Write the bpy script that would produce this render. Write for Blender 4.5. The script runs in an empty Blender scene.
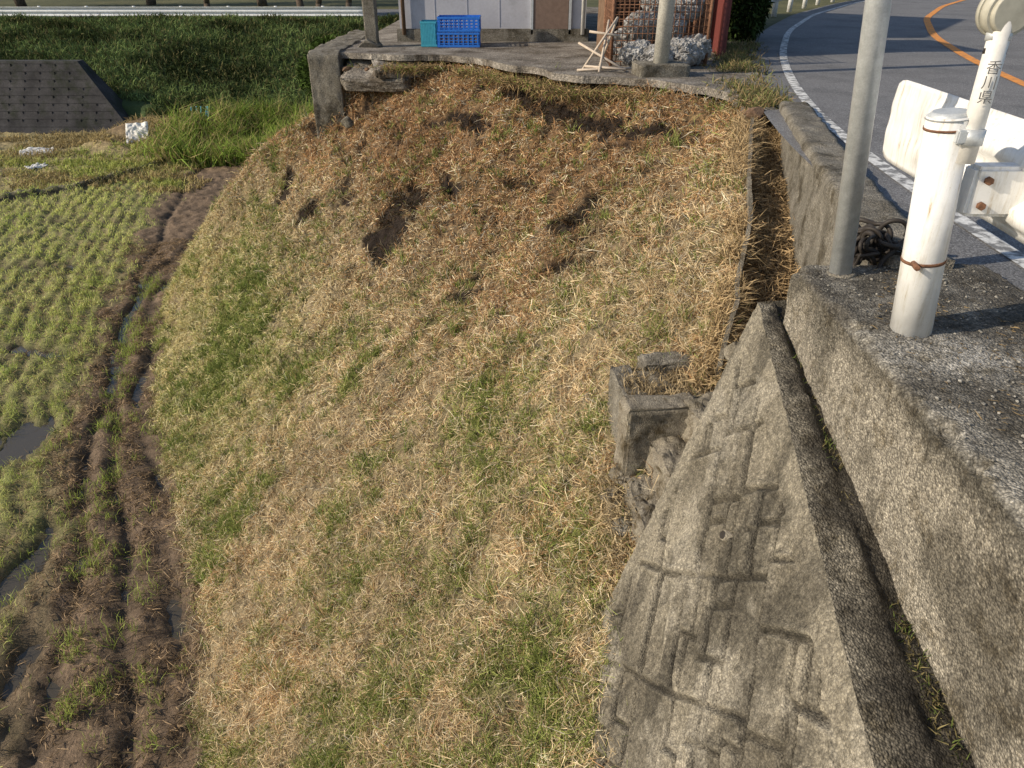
import bpy, bmesh, math, random
import numpy as np
from mathutils import Vector, Matrix
random.seed(5)
rng=np.random.RandomState(3)
tab=rng.rand(256,256)
sc=bpy.context.scene
# ---------------------------------------------------------------- helpers
def vn(x,y):
    x=np.asarray(x,float);y=np.asarray(y,float)
    xi=np.floor(x).astype(int);yi=np.floor(y).astype(int)
    xf=x-xi;yf=y-yi
    xf=xf*xf*(3-2*xf);yf=yf*yf*(3-2*yf)
    a=tab[xi%256,yi%256];b=tab[(xi+1)%256,yi%256];c=tab[xi%256,(yi+1)%256];d=tab[(xi+1)%256,(yi+1)%256]
    return (a*(1-xf)+b*xf)*(1-yf)+(c*(1-xf)+d*xf)*yf
def fbm(x,y,o=4):
    s=0;a=1;t=0
    for i in range(o):
        s=s+a*vn(x*2**i+17.3*i,y*2**i+5.1*i);t+=a;a*=.55
    return s/t
def sstep(a,b,x):
    t=np.clip((x-a)/(b-a),0,1);return t*t*(3-2*t)
def link(o):
    sc.collection.objects.link(o);return o
def raw_mesh(name,V,loops,starts,mat,col=None,smooth=False):
    me=bpy.data.meshes.new(name)
    V=np.ascontiguousarray(V,dtype=np.float32).reshape(-1,3)
    me.vertices.add(len(V));me.vertices.foreach_set('co',V.ravel())
    me.loops.add(len(loops));me.loops.foreach_set('vertex_index',np.asarray(loops,dtype=np.int32))
    me.polygons.add(len(starts));me.polygons.foreach_set('loop_start',np.asarray(starts,dtype=np.int32))
    me.update(calc_edges=True)
    if col is not None:
        c=np.ones((len(V),4),dtype=np.float32);c[:,:3]=np.clip(np.asarray(col).reshape(-1,3),0,1)
        at=me.color_attributes.new('Col','FLOAT_COLOR','POINT');at.data.foreach_set('color',c.ravel())
    me.polygons.foreach_set('use_smooth',np.full(len(starts),smooth,dtype=bool))
    me.materials.append(mat)
    me.validate()
    return link(bpy.data.objects.new(name,me))
def grid_mesh(name,V,mat,col=None,smooth=True,flip=False):
    nr,nc=V.shape[:2]
    i=np.arange(nr*nc).reshape(nr,nc)
    q=np.stack([i[:-1,:-1],i[1:,:-1],i[1:,1:],i[:-1,1:]],-1).reshape(-1,4)
    if flip:q=q[:,::-1]
    return raw_mesh(name,V,q.ravel(),np.arange(len(q))*4,mat,col,smooth)
def blades(name,P,D,L,W,C,mat,bend=.25):
    n=len(P);D=D/np.linalg.norm(D,axis=1,keepdims=True)
    r=rng.normal(size=(n,3));S=np.cross(D,r);S/=np.linalg.norm(S,axis=1,keepdims=True)+1e-9
    L=np.broadcast_to(L,(n,))[:,None];W=np.broadcast_to(W,(n,))[:,None]
    b=(rng.rand(n,1)*bend)*L
    N=np.cross(S,D);N*=np.sign(N[:,2:3]+1e-6)
    m=P+D*L*.5+N*b*.4;t=P+D*L-N*b*.5
    V=np.stack([P-S*W*.5,P+S*W*.5,m-S*W*.42,m+S*W*.42,t],1)
    base=np.arange(n)[:,None]*5
    loops=(base+np.array([[0,1,3,2,2,3,4]])).ravel()
    starts=(np.arange(n)[:,None]*7+np.array([[0,4]])).ravel()
    cc=np.repeat(C[:,None,:],5,1).copy();cc[:,:2]*=.7;cc[:,4]*=1.1
    return raw_mesh(name,V,loops,starts,mat,cc)
def parts(name,objs):
    e=bpy.data.objects.new(name,None);link(e)
    for o in objs:o.parent=e
    return e
def pymesh(name,v,f,mat,smooth=False):
    me=bpy.data.meshes.new(name);me.from_pydata([tuple(p) for p in v],[],f);me.materials.append(mat)
    if smooth:
        for p in me.polygons:p.use_smooth=True
    me.update();return link(bpy.data.objects.new(name,me))
def box(name,x0,x1,y0,y1,z0,z1,mat,bev=.01,rot=None,seg=2):
    bm=bmesh.new();bmesh.ops.create_cube(bm,size=1)
    sx,sy,sz=x1-x0,y1-y0,z1-z0
    bmesh.ops.scale(bm,vec=(sx,sy,sz),verts=bm.verts)
    if bev>0:bmesh.ops.bevel(bm,geom=bm.edges[:],offset=min(bev,min(sx,sy,sz)*.4),segments=seg,affect='EDGES')
    if rot:bmesh.ops.rotate(bm,cent=(0,0,0),matrix=rot,verts=bm.verts)
    bmesh.ops.translate(bm,vec=((x0+x1)/2,(y0+y1)/2,(z0+z1)/2),verts=bm.verts)
    me=bpy.data.meshes.new(name);bm.to_mesh(me);bm.free();me.materials.append(mat)
    return link(bpy.data.objects.new(name,me))
def cyl(name,a,b,r0,r1,mat,n=24,cap=True):
    a=Vector(a);b=Vector(b);d=(b-a);L=d.length
    bm=bmesh.new();bmesh.ops.create_cone(bm,cap_ends=cap,segments=n,radius1=r0,radius2=r1,depth=L)
    q=d.to_track_quat('Z','Y').to_matrix()
    bmesh.ops.rotate(bm,cent=(0,0,0),matrix=q,verts=bm.verts)
    bmesh.ops.translate(bm,vec=(a+b)/2,verts=bm.verts)
    for f in bm.faces:f.smooth=len(f.verts)==4
    me=bpy.data.meshes.new(name);bm.to_mesh(me);bm.free();me.materials.append(mat)
    return link(bpy.data.objects.new(name,me))
def joinobjs(name,objs):
    bm=bmesh.new();mats=[]
    for o in objs:
        m=o.data.materials[0]
        if m not in mats:mats.append(m)
        k=len(bm.faces);bm.from_mesh(o.data);bm.faces.ensure_lookup_table()
        for f in bm.faces[k:]:f.material_index=mats.index(m)
        bpy.data.objects.remove(o)
    me=bpy.data.meshes.new(name);bm.to_mesh(me);bm.free()
    for m in mats:me.materials.append(m)
    return link(bpy.data.objects.new(name,me))
def rock(name,loc,s,mat,seed=0,sub=3,amp=.35):
    bm=bmesh.new();bmesh.ops.create_icosphere(bm,subdivisions=sub,radius=1)
    r=random.Random(seed);pl=[(Vector((r.uniform(-1,1),r.uniform(-1,1),r.uniform(-1,1))).normalized(),r.uniform(.5,.85)) for _ in range(9)]
    for v in bm.verts:
        for n,d in pl:
            k=v.co.dot(n)
            if k>d:v.co-=n*(k-d)
        v.co*=1+amp*.2*(float(vn(v.co.x*4+seed,v.co.y*4+v.co.z*3))-.5)
        v.co=Vector((v.co.x*s[0],v.co.y*s[1],v.co.z*s[2]))+Vector(loc)
    me=bpy.data.meshes.new(name);bm.to_mesh(me);bm.free();me.materials.append(mat)
    return link(bpy.data.objects.new(name,me))
# ---------------------------------------------------------------- materials
def newmat(name):
    m=bpy.data.materials.new(name);m.use_nodes=True
    nt=m.node_tree;return m,nt,nt.nodes['Principled BSDF']
def ramp(nt,stops):
    r=nt.nodes.new('ShaderNodeValToRGB')
    els=r.color_ramp.elements
    while len(els)<len(stops):els.new(.5)
    for e,(p,c) in zip(els,stops):
        e.position=p;e.color=(c[0],c[1],c[2],1) if hasattr(c,'__len__') else (c,c,c,1)
    return r
def noise(nt,co,scale,detail=6,rough=.6):
    n=nt.nodes.new('ShaderNodeTexNoise');n.inputs['Scale'].default_value=scale
    n.inputs['Detail'].default_value=detail;n.inputs['Roughness'].default_value=rough
    nt.links.new(co,n.inputs['Vector']);return n
def mul(nt,a,b,fac=1.0,mode='MULTIPLY'):
    m=nt.nodes.new('ShaderNodeMix');m.data_type='RGBA';m.blend_type=mode;m.inputs[0].default_value=fac
    nt.links.new(a,m.inputs[6]);nt.links.new(b,m.inputs[7]);return m.outputs[2]
def surf(name,stops,scale=3,rough=.9,bump=.4,bscale=60,fine=(.6,1.3),fscale=50,agg=None,attr=False,bdist=.01,metal=0,stain=None):
    m,nt,p=newmat(name);L=nt.links.new
    tc=nt.nodes.new('ShaderNodeTexCoord');co=tc.outputs['Object']
    if attr:
        a=nt.nodes.new('ShaderNodeAttribute');a.attribute_name='Col';col=a.outputs['Color']
    else:
        n=noise(nt,co,scale);r=ramp(nt,stops);L(n.outputs[0],r.inputs[0]);col=r.outputs[0]
    n2=noise(nt,co,fscale,6,.7);r2=ramp(nt,[(.3,fine[0]),(.7,fine[1])]);L(n2.outputs[0],r2.inputs[0])
    col=mul(nt,col,r2.outputs[0])
    if stain:
        n4=noise(nt,co,stain[0],6,.75);r4=ramp(nt,[(stain[2],(1,1,1)),(stain[2]+.12,stain[1])]);L(n4.outputs[0],r4.inputs[0]);col=mul(nt,col,r4.outputs[0])
    bn=noise(nt,co,bscale,6,.7);h=bn.outputs[0]
    if agg:
        v=nt.nodes.new('ShaderNodeTexVoronoi');v.inputs['Scale'].default_value=agg[0];L(co,v.inputs['Vector'])
        rr=ramp(nt,[(0,agg[2]),(.55,1.0),(.8,agg[1])]);L(v.outputs['Distance'],rr.inputs[0]);
        vs=nt.nodes.new('ShaderNodeSeparateColor');L(v.outputs['Color'],vs.inputs[0])
        r3=ramp(nt,[(0,agg[1]),(.7,1.0),(1,agg[2])]);L(vs.outputs[0],r3.inputs[0])
        col=mul(nt,col,rr.outputs[0]);col=mul(nt,col,r3.outputs[0])
        ad=nt.nodes.new('ShaderNodeMath');ad.operation='SUBTRACT';L(h,ad.inputs[0]);L(v.outputs['Distance'],ad.inputs[1]);h=ad.outputs[0]
    L(col,p.inputs['Base Color']);p.inputs['Roughness'].default_value=rough;p.inputs['Metallic'].default_value=metal
    p.inputs['Specular IOR Level'].default_value=.3
    if bump>0:
        b=nt.nodes.new('ShaderNodeBump');b.inputs['Strength'].default_value=bump;b.inputs['Distance'].default_value=bdist
        L(h,b.inputs['Height']);L(b.outputs[0],p.inputs['Normal'])
    return m
def leafmat(name,tr=.3):
    m,nt,p=newmat(name);L=nt.links.new
    a=nt.nodes.new('ShaderNodeAttribute');a.attribute_name='Col'
    d=nt.nodes.new('ShaderNodeBsdfDiffuse');L(a.outputs['Color'],d.inputs[0]);nt.nodes.remove(p)
    out=nt.nodes['Material Output'].inputs[0]
    if tr>0:
        t=nt.nodes.new('ShaderNodeBsdfTranslucent');L(a.outputs['Color'],t.inputs[0])
        mx=nt.nodes.new('ShaderNodeMixShader');mx.inputs[0].default_value=tr
        L(d.outputs[0],mx.inputs[1]);L(t.outputs[0],mx.inputs[2]);L(mx.outputs[0],out)
    else:L(d.outputs[0],out)
    return m
def plain(name,c,rough=.5,metal=0,var=.15,scale=20,bump=.05):
    lo=tuple(x*(1-var) for x in c);hi=tuple(min(1,x*(1+var)) for x in c)
    return surf(name,[(.3,lo),(.7,hi)],scale=scale,rough=rough,bump=bump,fine=(.92,1.05),metal=metal)
M_grass=leafmat('grass_blades',.3)
M_straw=leafmat('straw_blades',.15)
M_soil=surf('soil',None,attr=True,bump=.9,bscale=70,fine=(.45,1.4),fscale=45,bdist=.03,rough=.95)
M_mud=surf('mud',None,attr=True,bump=.8,bscale=30,fine=(.5,1.4),fscale=25,bdist=.03,rough=.8)
M_conc=surf('old_concrete',[(.3,(.14,.125,.10)),(.55,(.24,.218,.178)),(.75,(.34,.31,.26))],scale=5,fscale=60,fine=(.5,1.25),bump=.8,bscale=80,agg=(120,.72,1.2),bdist=.008,stain=(3,(.40,.37,.31),.51))
M_face=surf('cast_concrete',[(.3,(.16,.14,.102)),(.5,(.265,.232,.18)),(.75,(.38,.345,.272))],scale=5,fscale=80,fine=(.55,1.2),bump=.7,bscale=90,bdist=.008,stain=(6,(.42,.37,.28),.52),agg=(160,.8,1.15))
M_pebble=surf('pebbles',[(.3,(.14,.13,.11)),(.7,(.36,.34,.30))],scale=30,fscale=60,bump=.2)
M_asph=surf('asphalt',[(.3,(.15,.15,.155)),(.7,(.195,.193,.195))],scale=1.2,fscale=120,fine=(.6,1.4),bump=.4,bscale=200,agg=(120,.7,1.4),bdist=.005,stain=(.8,(.78,.78,.78),.5))
M_lot=surf('lot_paving',[(.3,(.11,.095,.078)),(.5,(.22,.195,.165)),(.7,(.34,.31,.27))],scale=2.6,fscale=30,fine=(.55,1.3),bump=.7,bscale=50,agg=(60,.7,1.3),stain=(1.8,(.45,.40,.34),.5))  # colour darkened to include the shade lying on the forecourt
M_wpaint=surf('road_white_paint',[(.42,(.20,.20,.20)),(.56,(.70,.70,.68))],scale=14,fscale=60,fine=(.7,1.1),bump=.1)
M_opaint=surf('road_orange_paint',[(.36,(.40,.20,.09)),(.52,(.75,.30,.07))],scale=12,fscale=60,fine=(.8,1.1),bump=.1)
M_ground=surf('far_ground',[(.3,(.05,.06,.025)),(.7,(.14,.13,.06))],scale=.3,fscale=4,fine=(.6,1.3),bump=.4,bscale=5,bdist=.1)
M_hill=surf('forest_hill',[(.3,(.012,.025,.008)),(.7,(.05,.075,.02))],scale=.15,fscale=1.2,fine=(.4,1.5),bump=1,bscale=.8,bdist=1)
def postpaint():
    m,nt,p=newmat('white_painted_steel');L=nt.links.new
    tc=nt.nodes.new('ShaderNodeTexCoord');co=tc.outputs['Object']
    mp=nt.nodes.new('ShaderNodeMapping');mp.inputs['Scale'].default_value=(1,1,.12);L(co,mp.inputs[0])
    n=noise(nt,mp.outputs[0],45,6,.7);r=ramp(nt,[(.29,(.42,.30,.18)),(.38,(.68,.66,.61)),(.52,(.79,.79,.78))]);L(n.outputs[0],r.inputs[0])
    n2=noise(nt,co,130,6,.8);r2=ramp(nt,[(.32,(.28,.12,.05)),(.36,(1,1,1))]);L(n2.outputs[0],r2.inputs[0])
    n3=noise(nt,co,7,5,.7);r3=ramp(nt,[(.35,.84),(.6,1.0)]);L(n3.outputs[0],r3.inputs[0])
    c=mul(nt,r.outputs[0],r2.outputs[0]);c=mul(nt,c,r3.outputs[0]);L(c,p.inputs['Base Color']);p.inputs['Roughness'].default_value=.45
    b=nt.nodes.new('ShaderNodeBump');b.inputs['Strength'].default_value=.15;b.inputs['Distance'].default_value=.003;L(n2.outputs[0],b.inputs['Height']);L(b.outputs[0],p.inputs['Normal'])
    return m
M_wsteel=postpaint()
M_galv=surf('galvanised_steel',[(.3,(.44,.46,.47)),(.7,(.60,.62,.63))],scale=25,fscale=150,fine=(.85,1.1),bump=.08,rough=.5,metal=.3)
M_rust=surf('rusty_steel',[(.3,(.10,.05,.03)),(.7,(.28,.14,.08))],scale=30,fscale=90,bump=.5,rough=.85)
M_blue=plain('blue_plastic',(.03,.17,.60),.45)
M_teal=plain('teal_plastic',(.06,.34,.44),.45)
M_black=plain('black_rubber',(.03,.025,.022),.6)
M_ink=plain('printed_ink',(.10,.10,.10),.6)
M_wood=surf('weathered_wood',[(.3,(.10,.06,.035)),(.7,(.22,.14,.09))],scale=8,fscale=60,bump=.4)
M_side=surf('house_siding',[(.3,(.40,.40,.44)),(.7,(.50,.50,.54))],scale=1.5,fscale=30,fine=(.9,1.05),bump=.1,stain=(2,(.85,.84,.82),.5))
M_door=plain('brown_door',(.20,.14,.11),.5)
M_red=plain('red_brown_sheet',(.16,.045,.04),.6)
M_roof=surf('roof_tiles',[(.3,(.06,.065,.07)),(.7,(.12,.125,.13))],scale=3,bump=.3)
M_cloth=surf('pale_plastic_sheet',[(.3,(.16,.15,.14)),(.5,(.33,.32,.31)),(.7,(.55,.55,.55))],scale=12,fscale=40,fine=(.5,1.2),bump=.6,bscale=20,bdist=.03,rough=.5)
M_white=plain('white_plastic',(.66,.64,.60),.5)
M_stick=plain('bleached_wood',(.48,.40,.32),.7)
M_cream=surf('cream_pipe',[(.3,(.42,.40,.35)),(.7,(.60,.58,.52))],scale=6,fscale=60,bump=.1,rough=.6)
M_refl=plain('reflector_back',(.42,.40,.33),.45)
M_glass=plain('window_glass',(.03,.04,.05),.1)
M_bark=surf('bark',[(.3,(.05,.035,.025)),(.7,(.14,.11,.08))],scale=10,fscale=50,bump=.8,bscale=30)
M_darkwall=surf('dark_block_wall',[(.3,(.025,.024,.026)),(.7,(.07,.066,.068))],scale=2,fscale=20,bump=.5,stain=(1.2,(.5,.6,.4),.5))
m,nt,p=newmat('puddle_water');p.inputs['Base Color'].default_value=(.07,.06,.045,1);p.inputs['Roughness'].default_value=.04;p.inputs['IOR'].default_value=1.33
tc=nt.nodes.new('ShaderNodeTexCoord');nn=noise(nt,tc.outputs['Object'],6,3,.5);bb=nt.nodes.new('ShaderNodeBump');bb.inputs['Strength'].default_value=.06;nt.links.new(nn.outputs[0],bb.inputs['Height']);nt.links.new(bb.outputs[0],p.inputs['Normal'])
M_water=m
# ---------------------------------------------------------------- slope
R=np.array([(.7,-.8,-2.4),(.72,1.2,-2.0),(.72,1.9,-1.80),(.80,2.8,-1.62),(1.0,3.4,-1.30),(1.30,4.0,-.82),(1.62,5.0,-.45),(1.88,6.1,-.22),(2.25,7.3,-.1),(1.75,8.2,-.1),(1.05,9.0,-.1),(.1,10.2,-.1),(-.9,11.1,-.12),(-1.9,11.25,-.35),(-2.7,11.3,-.95),(-2.75,12.2,-1.0),(-2.75,13.6,-1.3)],float)
Lc=np.array([(-.1,-.8),(-1.2,1.2),(-1.6,1.9),(-2.05,2.8),(-2.35,3.6),(-2.82,4.7),(-3.52,6.04),(-4.02,7.0),(-4.42,7.8),(-4.75,8.6),(-5.1,9.4),(-5.4,10.2),(-5.65,10.9),(-5.85,11.4),(-6.0,11.9),(-6.1,12.6),(-5.6,13.8)],float)
ex=np.array([1.05,1.05,1.05,1.05,1.05,1.05,1.05,1.05,1.05,1.1,1.15,1.2,1.3,1.4,1.6,1.7,1.7])
mid=(R[:,:2]+Lc)/2
cum=np.r_[0,np.cumsum(np.linalg.norm(np.diff(mid,axis=0),axis=1))+0]
NT,NS=760,330
t=np.linspace(0,cum[-1],NT)
def csm(a,k=22):
    v=np.interp(t,cum,a);w=np.ones(k)/k
    return np.convolve(np.pad(v,(k,k),'edge'),w,'same')[k:-k]
Rx,Ry,Rz=[csm(R[:,i],14) for i in range(3)]
Lx,Ly=[csm(Lc[:,i],40) for i in range(2)]
E=csm(ex)
s=np.linspace(0,1.03,NS)[None,:]
SX=Rx[:,None]+(Lx-Rx)[:,None]*s;SY=Ry[:,None]+(Ly-Ry)[:,None]*s
SZ=Rz[:,None]+(-4.0-Rz)[:,None]*np.power(s,E[:,None])
S2=np.broadcast_to(s,SX.shape)
# dark soil patches: (x, y, half-length along the contour, half-length down the slope, weight)
darkp=[(-1.5,8.75,.36,.22,1.5),(-1.55,8.5,.18,.16,1.1),(-1.25,9.05,.30,.12,.9),(.62,6.75,.34,.16,1.4),(.80,7.0,.22,.12,1.0),(-.45,6.6,.26,.13,1.2),(-.30,6.85,.16,.09,.8),(.45,5.95,.24,.11,1.1),(.70,6.2,.3,.08,.8),(-.5,9.7,.42,.10,1.2),(.0,9.75,.5,.10,1.1),(.5,9.0,.45,.11,1.1),(1.0,8.35,.42,.12,1.15),(1.45,7.75,.3,.12,1.0),(1.7,7.3,.2,.12,.9),(-3.3,10.9,.16,.18,1.2),(-2.85,10.2,.20,.14,1.1),(-.7,8.8,.28,.10,.8),(.1,8.2,.4,.09,.8),(1.1,6.9,.3,.09,.7),(-2.2,9.8,.2,.09,.7)]
greenp=[(-.17,4.6,.3,.5,1.1),(.45,3.1,.15,.4,1.2),(.15,2.5,.25,.35,1.0),(-1.4,4.3,.35,.4,.8),(-2.3,7,.3,.4,.6),(-3.6,8.6,.6,1.5,.9),(-3.8,10.8,.6,.9,.9),(-1.5,6.3,.25,.3,.6),(.9,4.4,.25,.3,.7),(-1.0,3.0,.3,.3,.8),(-2.6,9.6,.5,.6,.6),(.68,2.2,.13,.4,1.0),(-.4,3.4,.25,.35,.7),(-2.9,5.6,.35,.7,.7),(.6,3.9,.2,.2,.7),(-.6,2.3,.3,.3,.7)]
def gsum(x,y,ps):
    o=0
    for a,b,sx,sy,w in ps:o=o+w*np.exp(-((x-a)/sx)**2-((y-b)/sy)**2)
    return o
def dsum(x,y,ps):
    o=0
    for a,b,sc_,sd_,w in ps:
        u_=(x-a)*-.65+(y-b)*.76;v_=(x-a)*-.76+(y-b)*-.65
        o=o+w*np.exp(-(u_/sc_)**2-(v_/sd_)**2)
    return o
def masks(x,y,s):
    u_=-.65*x+.76*y;v_=-.76*x-.65*y
    wx=x+.3*(fbm(x*4,y*4)-.5);wy=y+.3*(fbm(x*4+9,y*4+4)-.5)
    g=gsum(wx,wy,greenp)*(.3+1.2*sstep(.35,.6,fbm(x*5,y*5+30)))+sstep(.54,.72,fbm(x*1.6+3,y*1.6))*.45+sstep(.58,.70,fbm(x*5+3,y*5))*.4
    g=g*(.35+.65*sstep(.05,.5,s+(4-y)*.08))
    d=dsum(wx,wy,darkp)
    d=sstep(.25,.62,d*(.1+1.6*fbm(u_*6,v_*12,5)))+sstep(.60,.72,fbm(u_*5+40,v_*10+7,5))*.55*sstep(4.5,7,y)*sstep(.75,.4,s)
    br=sstep(4.5,8,y)*sstep(.65,.25,s)*.9+sstep(.55,.75,fbm(x*2+20,y*2+9))*.4
    return np.clip(g,0,1),np.clip(d,0,1),np.clip(br,0,1)
G,Dk,Br=masks(SX,SY,S2)
edge=sstep(0,.05,S2)
SZ=SZ+edge*(.16*(fbm(SX*1.1,SY*1.1)-.5)+.16*(fbm(SX*4,SY*4)-.5)+.08*(fbm(SX*14,SY*14,3)-.5))-.03*Dk*edge
V=np.stack([SX,SY,SZ],-1)
c_straw=np.array([.68,.53,.315]);c_brown=np.array([.42,.25,.125]);c_dark=np.array([.032,.021,.014]);c_green=np.array([.19,.24,.055])
def mixc(a,b,f):return a+(b-a)*f[...,None]
base=np.broadcast_to(c_straw*.5,SX.shape+(3,))
base=mixc(base,c_brown*.55,Br);base=mixc(base,c_green*.8,G*.6);base=mixc(base,c_dark,np.clip(Dk*1.7,0,1))
base=base*(.4+.9*fbm(SX*9,SY*9))[...,None]
slope=grid_mesh('grassy_embankment',V,M_soil,base,flip=True)
dT=np.gradient(V,axis=0);dS=np.gradient(V,axis=1);NN=np.cross(dT,dS);ar=np.linalg.norm(NN,axis=-1)
NN/=ar[...,None]+1e-9;NN*=np.sign(NN[...,2:3])
def sample(n,wt):
    w=(ar*wt).ravel();w=w/w.sum()
    idx=rng.choice(len(w),n,p=w);i,j=np.unravel_index(idx,ar.shape)
    P=V[i,j]+dT[i,j]*(rng.rand(n,1)-.5)+dS[i,j]*(rng.rand(n,1)-.5)
    return P,NN[i,j],i,j
near=np.clip(7/np.maximum(SY,2.5),.6,2.0)
clump=.22+1.35*sstep(.3,.7,fbm(SX*8+50,SY*8,3))
def dirs(N,up,n,down=.6):
    d=rng.normal(size=(n,3));d-=N*(d*N).sum(1,keepdims=True);d/=np.linalg.norm(d,axis=1,keepdims=True)
    dh=np.array([-.75,-.45,-.55]);dh=dh-N*(N@dh)[:,None]
    d=d+dh*down+N*up
    return d/np.linalg.norm(d,axis=1,keepdims=True)
def strawcol(n,i,j,P):
    f=rng.rand(n)
    C=np.broadcast_to(c_straw,(n,3)).copy()*(.65+.6*rng.rand(n,1))
    b=f<(Br[i,j]*.75+.14);C[b]=c_brown*(.55+.9*rng.rand(b.sum(),1))
    gy=rng.rand(n)<.10;C[gy]=np.array([.46,.41,.32])*(.6+.6*rng.rand(gy.sum(),1))
    g=rng.rand(n)<.03+G[i,j]*.55;C[g]=np.array([.31,.35,.10])*(.55+.7*rng.rand(g.sum(),1))
    pl=rng.rand(n)<.12*(1-.6*Br[i,j]);C[pl]=np.array([.82,.71,.50])*(.8+.3*rng.rand(pl.sum(),1))
    C*=(1-.85*np.clip(Dk[i,j]*1.2,0,1))[:,None]
    C*=(.62+.78*fbm(P[:,0]*2.3+8,P[:,1]*2.3,4))[:,None]
    lf=sstep(.5,.85,S2[i,j])*sstep(5,8,P[:,1]);C=C*(1-.4*lf[:,None])+np.array([.58,.58,.23])*(.4*lf[:,None])
    return C
n=330000
P,N,i,j=sample(n,near*(1-.75*Dk)*clump)
D=dirs(N,rng.rand(n,1)**2*1.1,n,.5);C=strawcol(n,i,j,P)
blades('cut_grass',P+N*rng.rand(n,1)*.025,D,.03+.10*rng.rand(n)**1.8,(.0025+.0035*rng.rand(n))*np.clip(P[:,1]/5,.8,1.8),C,M_straw,.5)
nc_=4500
P,N,i,j=sample(nc_,near*(1-.85*Dk)*(.1+clump))
k=13;com=rng.normal(size=(nc_,3))*.5;com=np.repeat(com,k,0);P=np.repeat(P,k,0);N=np.repeat(N,k,0);i=np.repeat(i,k);j=np.repeat(j,k);n=len(P)
sz=np.repeat(.6+.8*rng.rand(nc_),k);C=strawcol(n,i,j,P)*np.repeat(.65+.6*rng.rand(nc_,1),k,0)
D=dirs(N,.25+.5*rng.rand(n,1),n,.5)*.7+com
P=P+rng.normal(size=(n,3))*.03*np.array([1,1,.3])
blades('matted_straw',P,D,(.07+.10*rng.rand(n))*sz,(.003+.0035*rng.rand(n))*np.clip(P[:,1]/5,.8,1.7),C,M_straw,.9)
nt_=6200
P,N,i,j=sample(nt_,near*(G**1.4+.04)*(1-Dk))
k=14;P=np.repeat(P,k,0);N=np.repeat(N,k,0);sz=np.repeat(.4+1.0*rng.rand(nt_)**1.5,k)
hue=np.repeat(rng.rand(nt_),k)[:,None]
n=len(P);P=P+rng.normal(size=(n,3))*.024*np.array([1,1,.2])
D=np.array([0,0,1.])+rng.normal(size=(n,3))*.5+N*.3
C=(np.array([.15,.215,.05])*(1-hue)+np.array([.40,.42,.14])*hue)*(.5+.7*rng.rand(n,1))
blades('green_grass_tufts',P-N*.005,D,(.05+.10*rng.rand(n))*sz,.0055*np.clip(P[:,1]/5,.8,1.8),C,M_grass,.6)
# ---------------------------------------------------------------- paddy field
yb=np.array([-3,0,3.86,6,8.5,13.2,19,26]);xbv=np.array([-2.3,-2.9,-3.9,-4.8,-5.8,-7.25,-8.7,-10])
tb=np.array([-3,-.8,1.2,2.8,4.7,6.04,7.8,9.4,11.4,13,26]);tx=np.array([.5,-.1,-1.2,-2.05,-2.82,-3.52,-4.42,-5.1,-5.85,-6.1,-6.1])
px=np.arange(-26,0.5,.055);py=np.arange(-3,25.6,.06)
PX,PY=np.meshgrid(px,py)
def pfun(X,Y):
    d=np.interp(Y,yb,xbv)-X
    e=np.interp(Y,tb,tx)-X
    rid=np.interp(X,[-26,-12.5,-11.1,-10.2,-9.5],[16,17.9,19,21,22.4])
    wd=.6*(fbm(X*1.5,Y*1.5)-.5)
    gr=sstep(-.15,.35,d+wd*2)
    rowp=np.cos((d+wd*.8)/.30*2*np.pi)
    ditch=np.exp(-((Y-13.5-.1*np.sin(X*2))/.15)**2)*sstep(1.0,1.4,d)*sstep(4.5,3.8,d)+np.exp(-((Y-10-.1*np.sin(X*3))/.13)**2)*sstep(.3,.6,d)*sstep(2.6,2.0,d)+np.exp(-((Y-16.3)/.12)**2)*sstep(.2,.5,d)*sstep(3,2,d)
    pud=1.3*np.exp(-((X+6.1)/.36)**2-((Y-7.6)/.48)**2)+1.1*np.exp(-((X+4.8)/.16)**2-((Y-5.4)/.6)**2)+.8*np.exp(-((X+4.15)/.12)**2-((Y-4.3)/.35)**2)
    run=np.exp(-((e-.25-.12*np.sin(Y*1.7))/.10)**2)*sstep(5.5,6.5,Y)*(.1+.9*sstep(.35,.65,fbm(X*0+3,Y*1.6)))+.9*np.exp(-((e-.2)/.13)**2-((Y-4.8)/.35)**2)
    rut=np.exp(-((e-.62-.05*np.sin(Y*3))/.08)**2)+np.exp(-((d+.25-.06*np.sin(Y*2))/.08)**2)
    rk=(Y-rid)
    far=sstep(0,.6,rk)
    bank=sstep(22.3,24.5,Y+.8*fbm(X*.5,Y*.5))*sstep(-13.6,-12.2,X)
    return d,e,gr,rowp,ditch,pud,run,rk,far,bank,rut
def pz(X,Y,a=None):
    d,e,gr,rowp,ditch,pud,run,rk,far,bank,rut=a or pfun(X,Y)
    z=-4+.10*(fbm(X*2,Y*2)-.5)+.10*(fbm(X*7,Y*7,4)-.5)+.06*(fbm(X*19+4,Y*19,3)-.5)+.02*rowp*gr*(1-far)-.10*ditch-.13*pud-.08*run-.06*rut*(1-gr)
    z=z+.16*np.exp(-(rk/.22)**2)*(X<-9.6)+.5*bank+.05*far
    return z
A=pfun(PX,PY);d,e,gr,rowp,ditch,pud,run,rk,far,bank,rut=A
PZ=pz(PX,PY,A)
mudc=np.array([.19,.132,.084]);gc=np.array([.29,.32,.09]);dryc=np.array([.42,.36,.16])
nearb=sstep(5.2,7.8,PY+fbm(PX*2,PY*2)*2)
pc=np.broadcast_to(mudc,PX.shape+(3,))*(.25+1.25*fbm(PX*7,PY*7))[...,None]
pc=mixc(pc,gc,gr*.65*(1-far)*(.7+.3*rowp)*(.2+.8*nearb))
pc=mixc(pc,dryc,far*.7*np.clip(fbm(PX*1.5,PY*3)*1.4,0,1));pc=mixc(pc,np.array([.22,.15,.08]),bank)
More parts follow.
